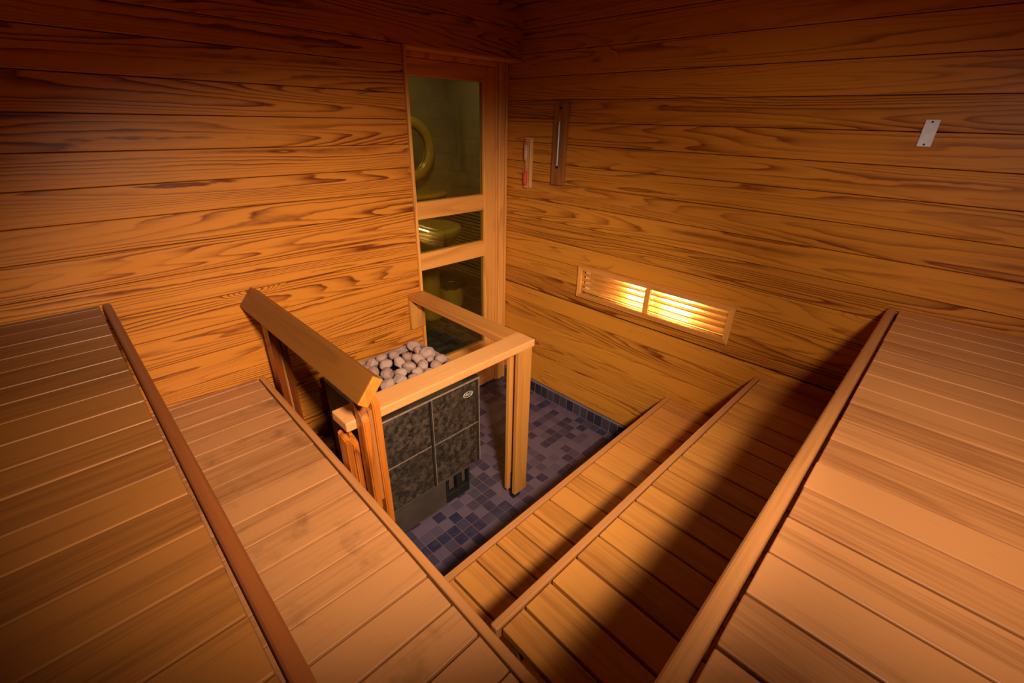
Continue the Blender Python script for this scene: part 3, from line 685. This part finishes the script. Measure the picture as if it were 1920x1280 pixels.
b_ = new_bm(); add_box(b_, (XW-0.012, 1.070, LH[2]+0.003), (XW+0.012, 1.102, LH[3]-0.003), 0.002, 0.1); obj('centre_bar', b_, mat_trim_z, L)
b_ = new_bm()
for (sa, sb) in ((LH[0], 1.069), (1.103, LH[1])):
    for i in range(4):
        zc = LH[3]-0.026-i*0.032
        mm = Matrix.Translation((XW+0.006, 0, zc)) @ Matrix.Rotation(math.radians(-6), 4, 'Y')
        add_box(b_, (-0.015, sa+0.002, -0.0028), (0.015, sb-0.002, 0.0028), 0.001, 0.1*i+0.05, 1, mm)
obj('louvre', b_, mat_trim_y, L)
b_ = new_bm(); cx = XW+0.085
add_box(b_, (cx, LH[0]-0.01, LH[2]-0.01), (cx+0.006, LH[1]+0.01, LH[3]+0.01))
add_box(b_, (XW+0.031, LH[0]-0.01, LH[2]-0.008), (cx, LH[1]+0.01, LH[2]-0.002)); add_box(b_, (XW+0.031, LH[0]-0.01, LH[3]+0.002), (cx, LH[1]+0.01, LH[3]+0.008))
add_box(b_, (XW+0.031, LH[0]-0.008, LH[2]-0.002), (cx, LH[0]-0.002, LH[3]+0.002)); add_box(b_, (XW+0.031, LH[1]+0.002, LH[2]-0.002), (cx, LH[1]+0.008, LH[3]+0.002))
obj('housing', b_, mat_cav, L)
for (ya, yb) in ((0.86, 1.02), (1.12, 1.24)):
    b_ = new_bm(); add_cyl(b_, (XW+0.055, ya, -0.885), (XW+0.055, yb, -0.885), 0.014, n=20); obj('bulb', b_, mat_bulb, L, True)

# ------------------------------------------------------------------ thermometer, sand timer, cover plate
mat_tb = wood('thermometer_board', 'z', (0.36, 0.13, 0.035), (0.16, 0.045, 0.012), 8, 0.6, 0.3, 0.3, 0.1, 0.4)
mat_pale = wood('pale_timer_wood', 'z', (0.72, 0.38, 0.15), (0.50, 0.22, 0.07), 4, 0.3, 0.3, 0.2, 0.1, 0.45)
T = thing('thermometer', 'tall dark wooden wall thermometer with a glass tube, nearest the cover plate', 'thermometer', (XW, 1.77, -0.13))
T['label'] = 'tall dark wooden wall thermometer with a pale glass tube'
bm = new_bm(); add_box(bm, (XW-0.024, 1.724, -0.345), (XW-0.0005, 1.816, 0.088), 0.004, 0.3, 2); obj('backboard', bm, mat_tb, T)
bm = new_bm(); add_box(bm, (XW-0.0262, 1.748, -0.235), (XW-0.0235, 1.796, -0.010), 0.0008); obj('scale_plate', bm, simple('aged_scale', (0.20, 0.10, 0.05), 0.5), T)
bm = new_bm(); add_cyl(bm, (XW-0.0305, 1.768, -0.238), (XW-0.0305, 1.768, -0.006), 0.0042, n=16); obj('tube', bm, simple('white_backed_tube', (0.92, 0.86, 0.80), 0.2, 0, 0.7), T, True, label='white glass tube')
bm = new_bm(); add_cyl(bm, (XW-0.0305, 1.768, -0.250), (XW-0.0305, 1.768, -0.239), 0.0065, n=16); obj('tube_bulb', bm, mat_black, T, True)
for y0_, sg in ((1.758, -1), (1.778, 1)):
    bm = new_bm()
    for i in range(13):
        z = -0.222+i*0.017; wdt = 0.010 if i % 2 else 0.015
        add_box(bm, (XW-0.0270, y0_, z), (XW-0.0263, y0_+sg*wdt, z+0.0016))
    obj('scale_marks', bm, mat_black, T)
bm = new_bm(); add_cyl(bm, (XW-0.0275, 1.768, 0.062), (XW-0.0235, 1.768, 0.062), 0.006, n=16); obj('screw', bm, mat_black, T)

S = thing('sand_timer', 'slim pale wooden sand timer with red sand between door and thermometer', 'timer', (XW, 2.01, -0.24))
bm = new_bm(); add_box(bm, (XW-0.016, 1.984, -0.386), (XW-0.0005, 2.038, -0.096), 0.003, 0.2, 2); obj('backboard', bm, mat_pale, S)
bm = new_bm()
add_box(bm, (XW-0.030, 1.996, -0.386), (XW-0.0165, 2.034, -0.377), 0.002, 0.5); add_box(bm, (XW-0.030, 1.996, -0.105), (XW-0.0165, 2.034, -0.096), 0.002, 0.7)
add_box(bm, (XW-0.026, 1.984, -0.377), (XW-0.0165, 1.994, -0.105), 0.002, 0.9)
obj('holder', bm, mat_pale, S)
c_ = (XW-0.030, 2.018, -0.241)
bm = new_bm(); add_lathe(bm, [(0.0, -0.130), (0.010, -0.128), (0.0125, -0.115), (0.0125, -0.03), (0.006, -0.010), (0.0022, 0.0), (0.006, 0.010), (0.0125, 0.03), (0.0125, 0.115), (0.010, 0.128), (0.0, 0.130)], c_, 24); obj('glass_vial', bm, mat_tube, S, True)
mat_sand = simple('red_sand', (0.85, 0.09, 0.06), 0.7, 0, 0.3, 0.1, 200)
bm = new_bm(); add_lathe(bm, [(0.0, -0.127), (0.0095, -0.125), (0.0115, -0.113), (0.0115, -0.058), (0.0, -0.045)], c_, 24); obj('sand', bm, mat_sand, S, True)
bm = new_bm(); add_lathe(bm, [(0.0, 0.118), (0.0112, 0.116), (0.0112, 0.108), (0.0, 0.106)], c_, 24); obj('sand', bm, mat_sand, S, True)
bm = new_bm(); add_lathe(bm, [(0.0, 0.010), (0.0065, 0.015), (0.0116, 0.034), (0.0116, 0.106), (0.0, 0.106)], c_, 24); obj('inner_tube', bm, simple('chalky_tube', (0.72, 0.45, 0.34), 0.4), S, True)

Pl = thing('cover_plate', 'small silvery metal cover plate with two screws high on the right wall', 'plate', (XW, 0.167, -0.014))
bm = new_bm(); add_box(bm, (XW-0.007, 0.1475, -0.056), (XW-0.0005, 0.1865, 0.028), 0.0015, 0, 2); obj('plate', bm, mat_plate, Pl)
for z in (0.021, -0.049):
    b_ = new_bm(); add_cyl(b_, (XW-0.0080, 0.167, z), (XW-0.0068, 0.167, z), 0.0032, n=16); obj('screw', b_, mat_black, Pl)
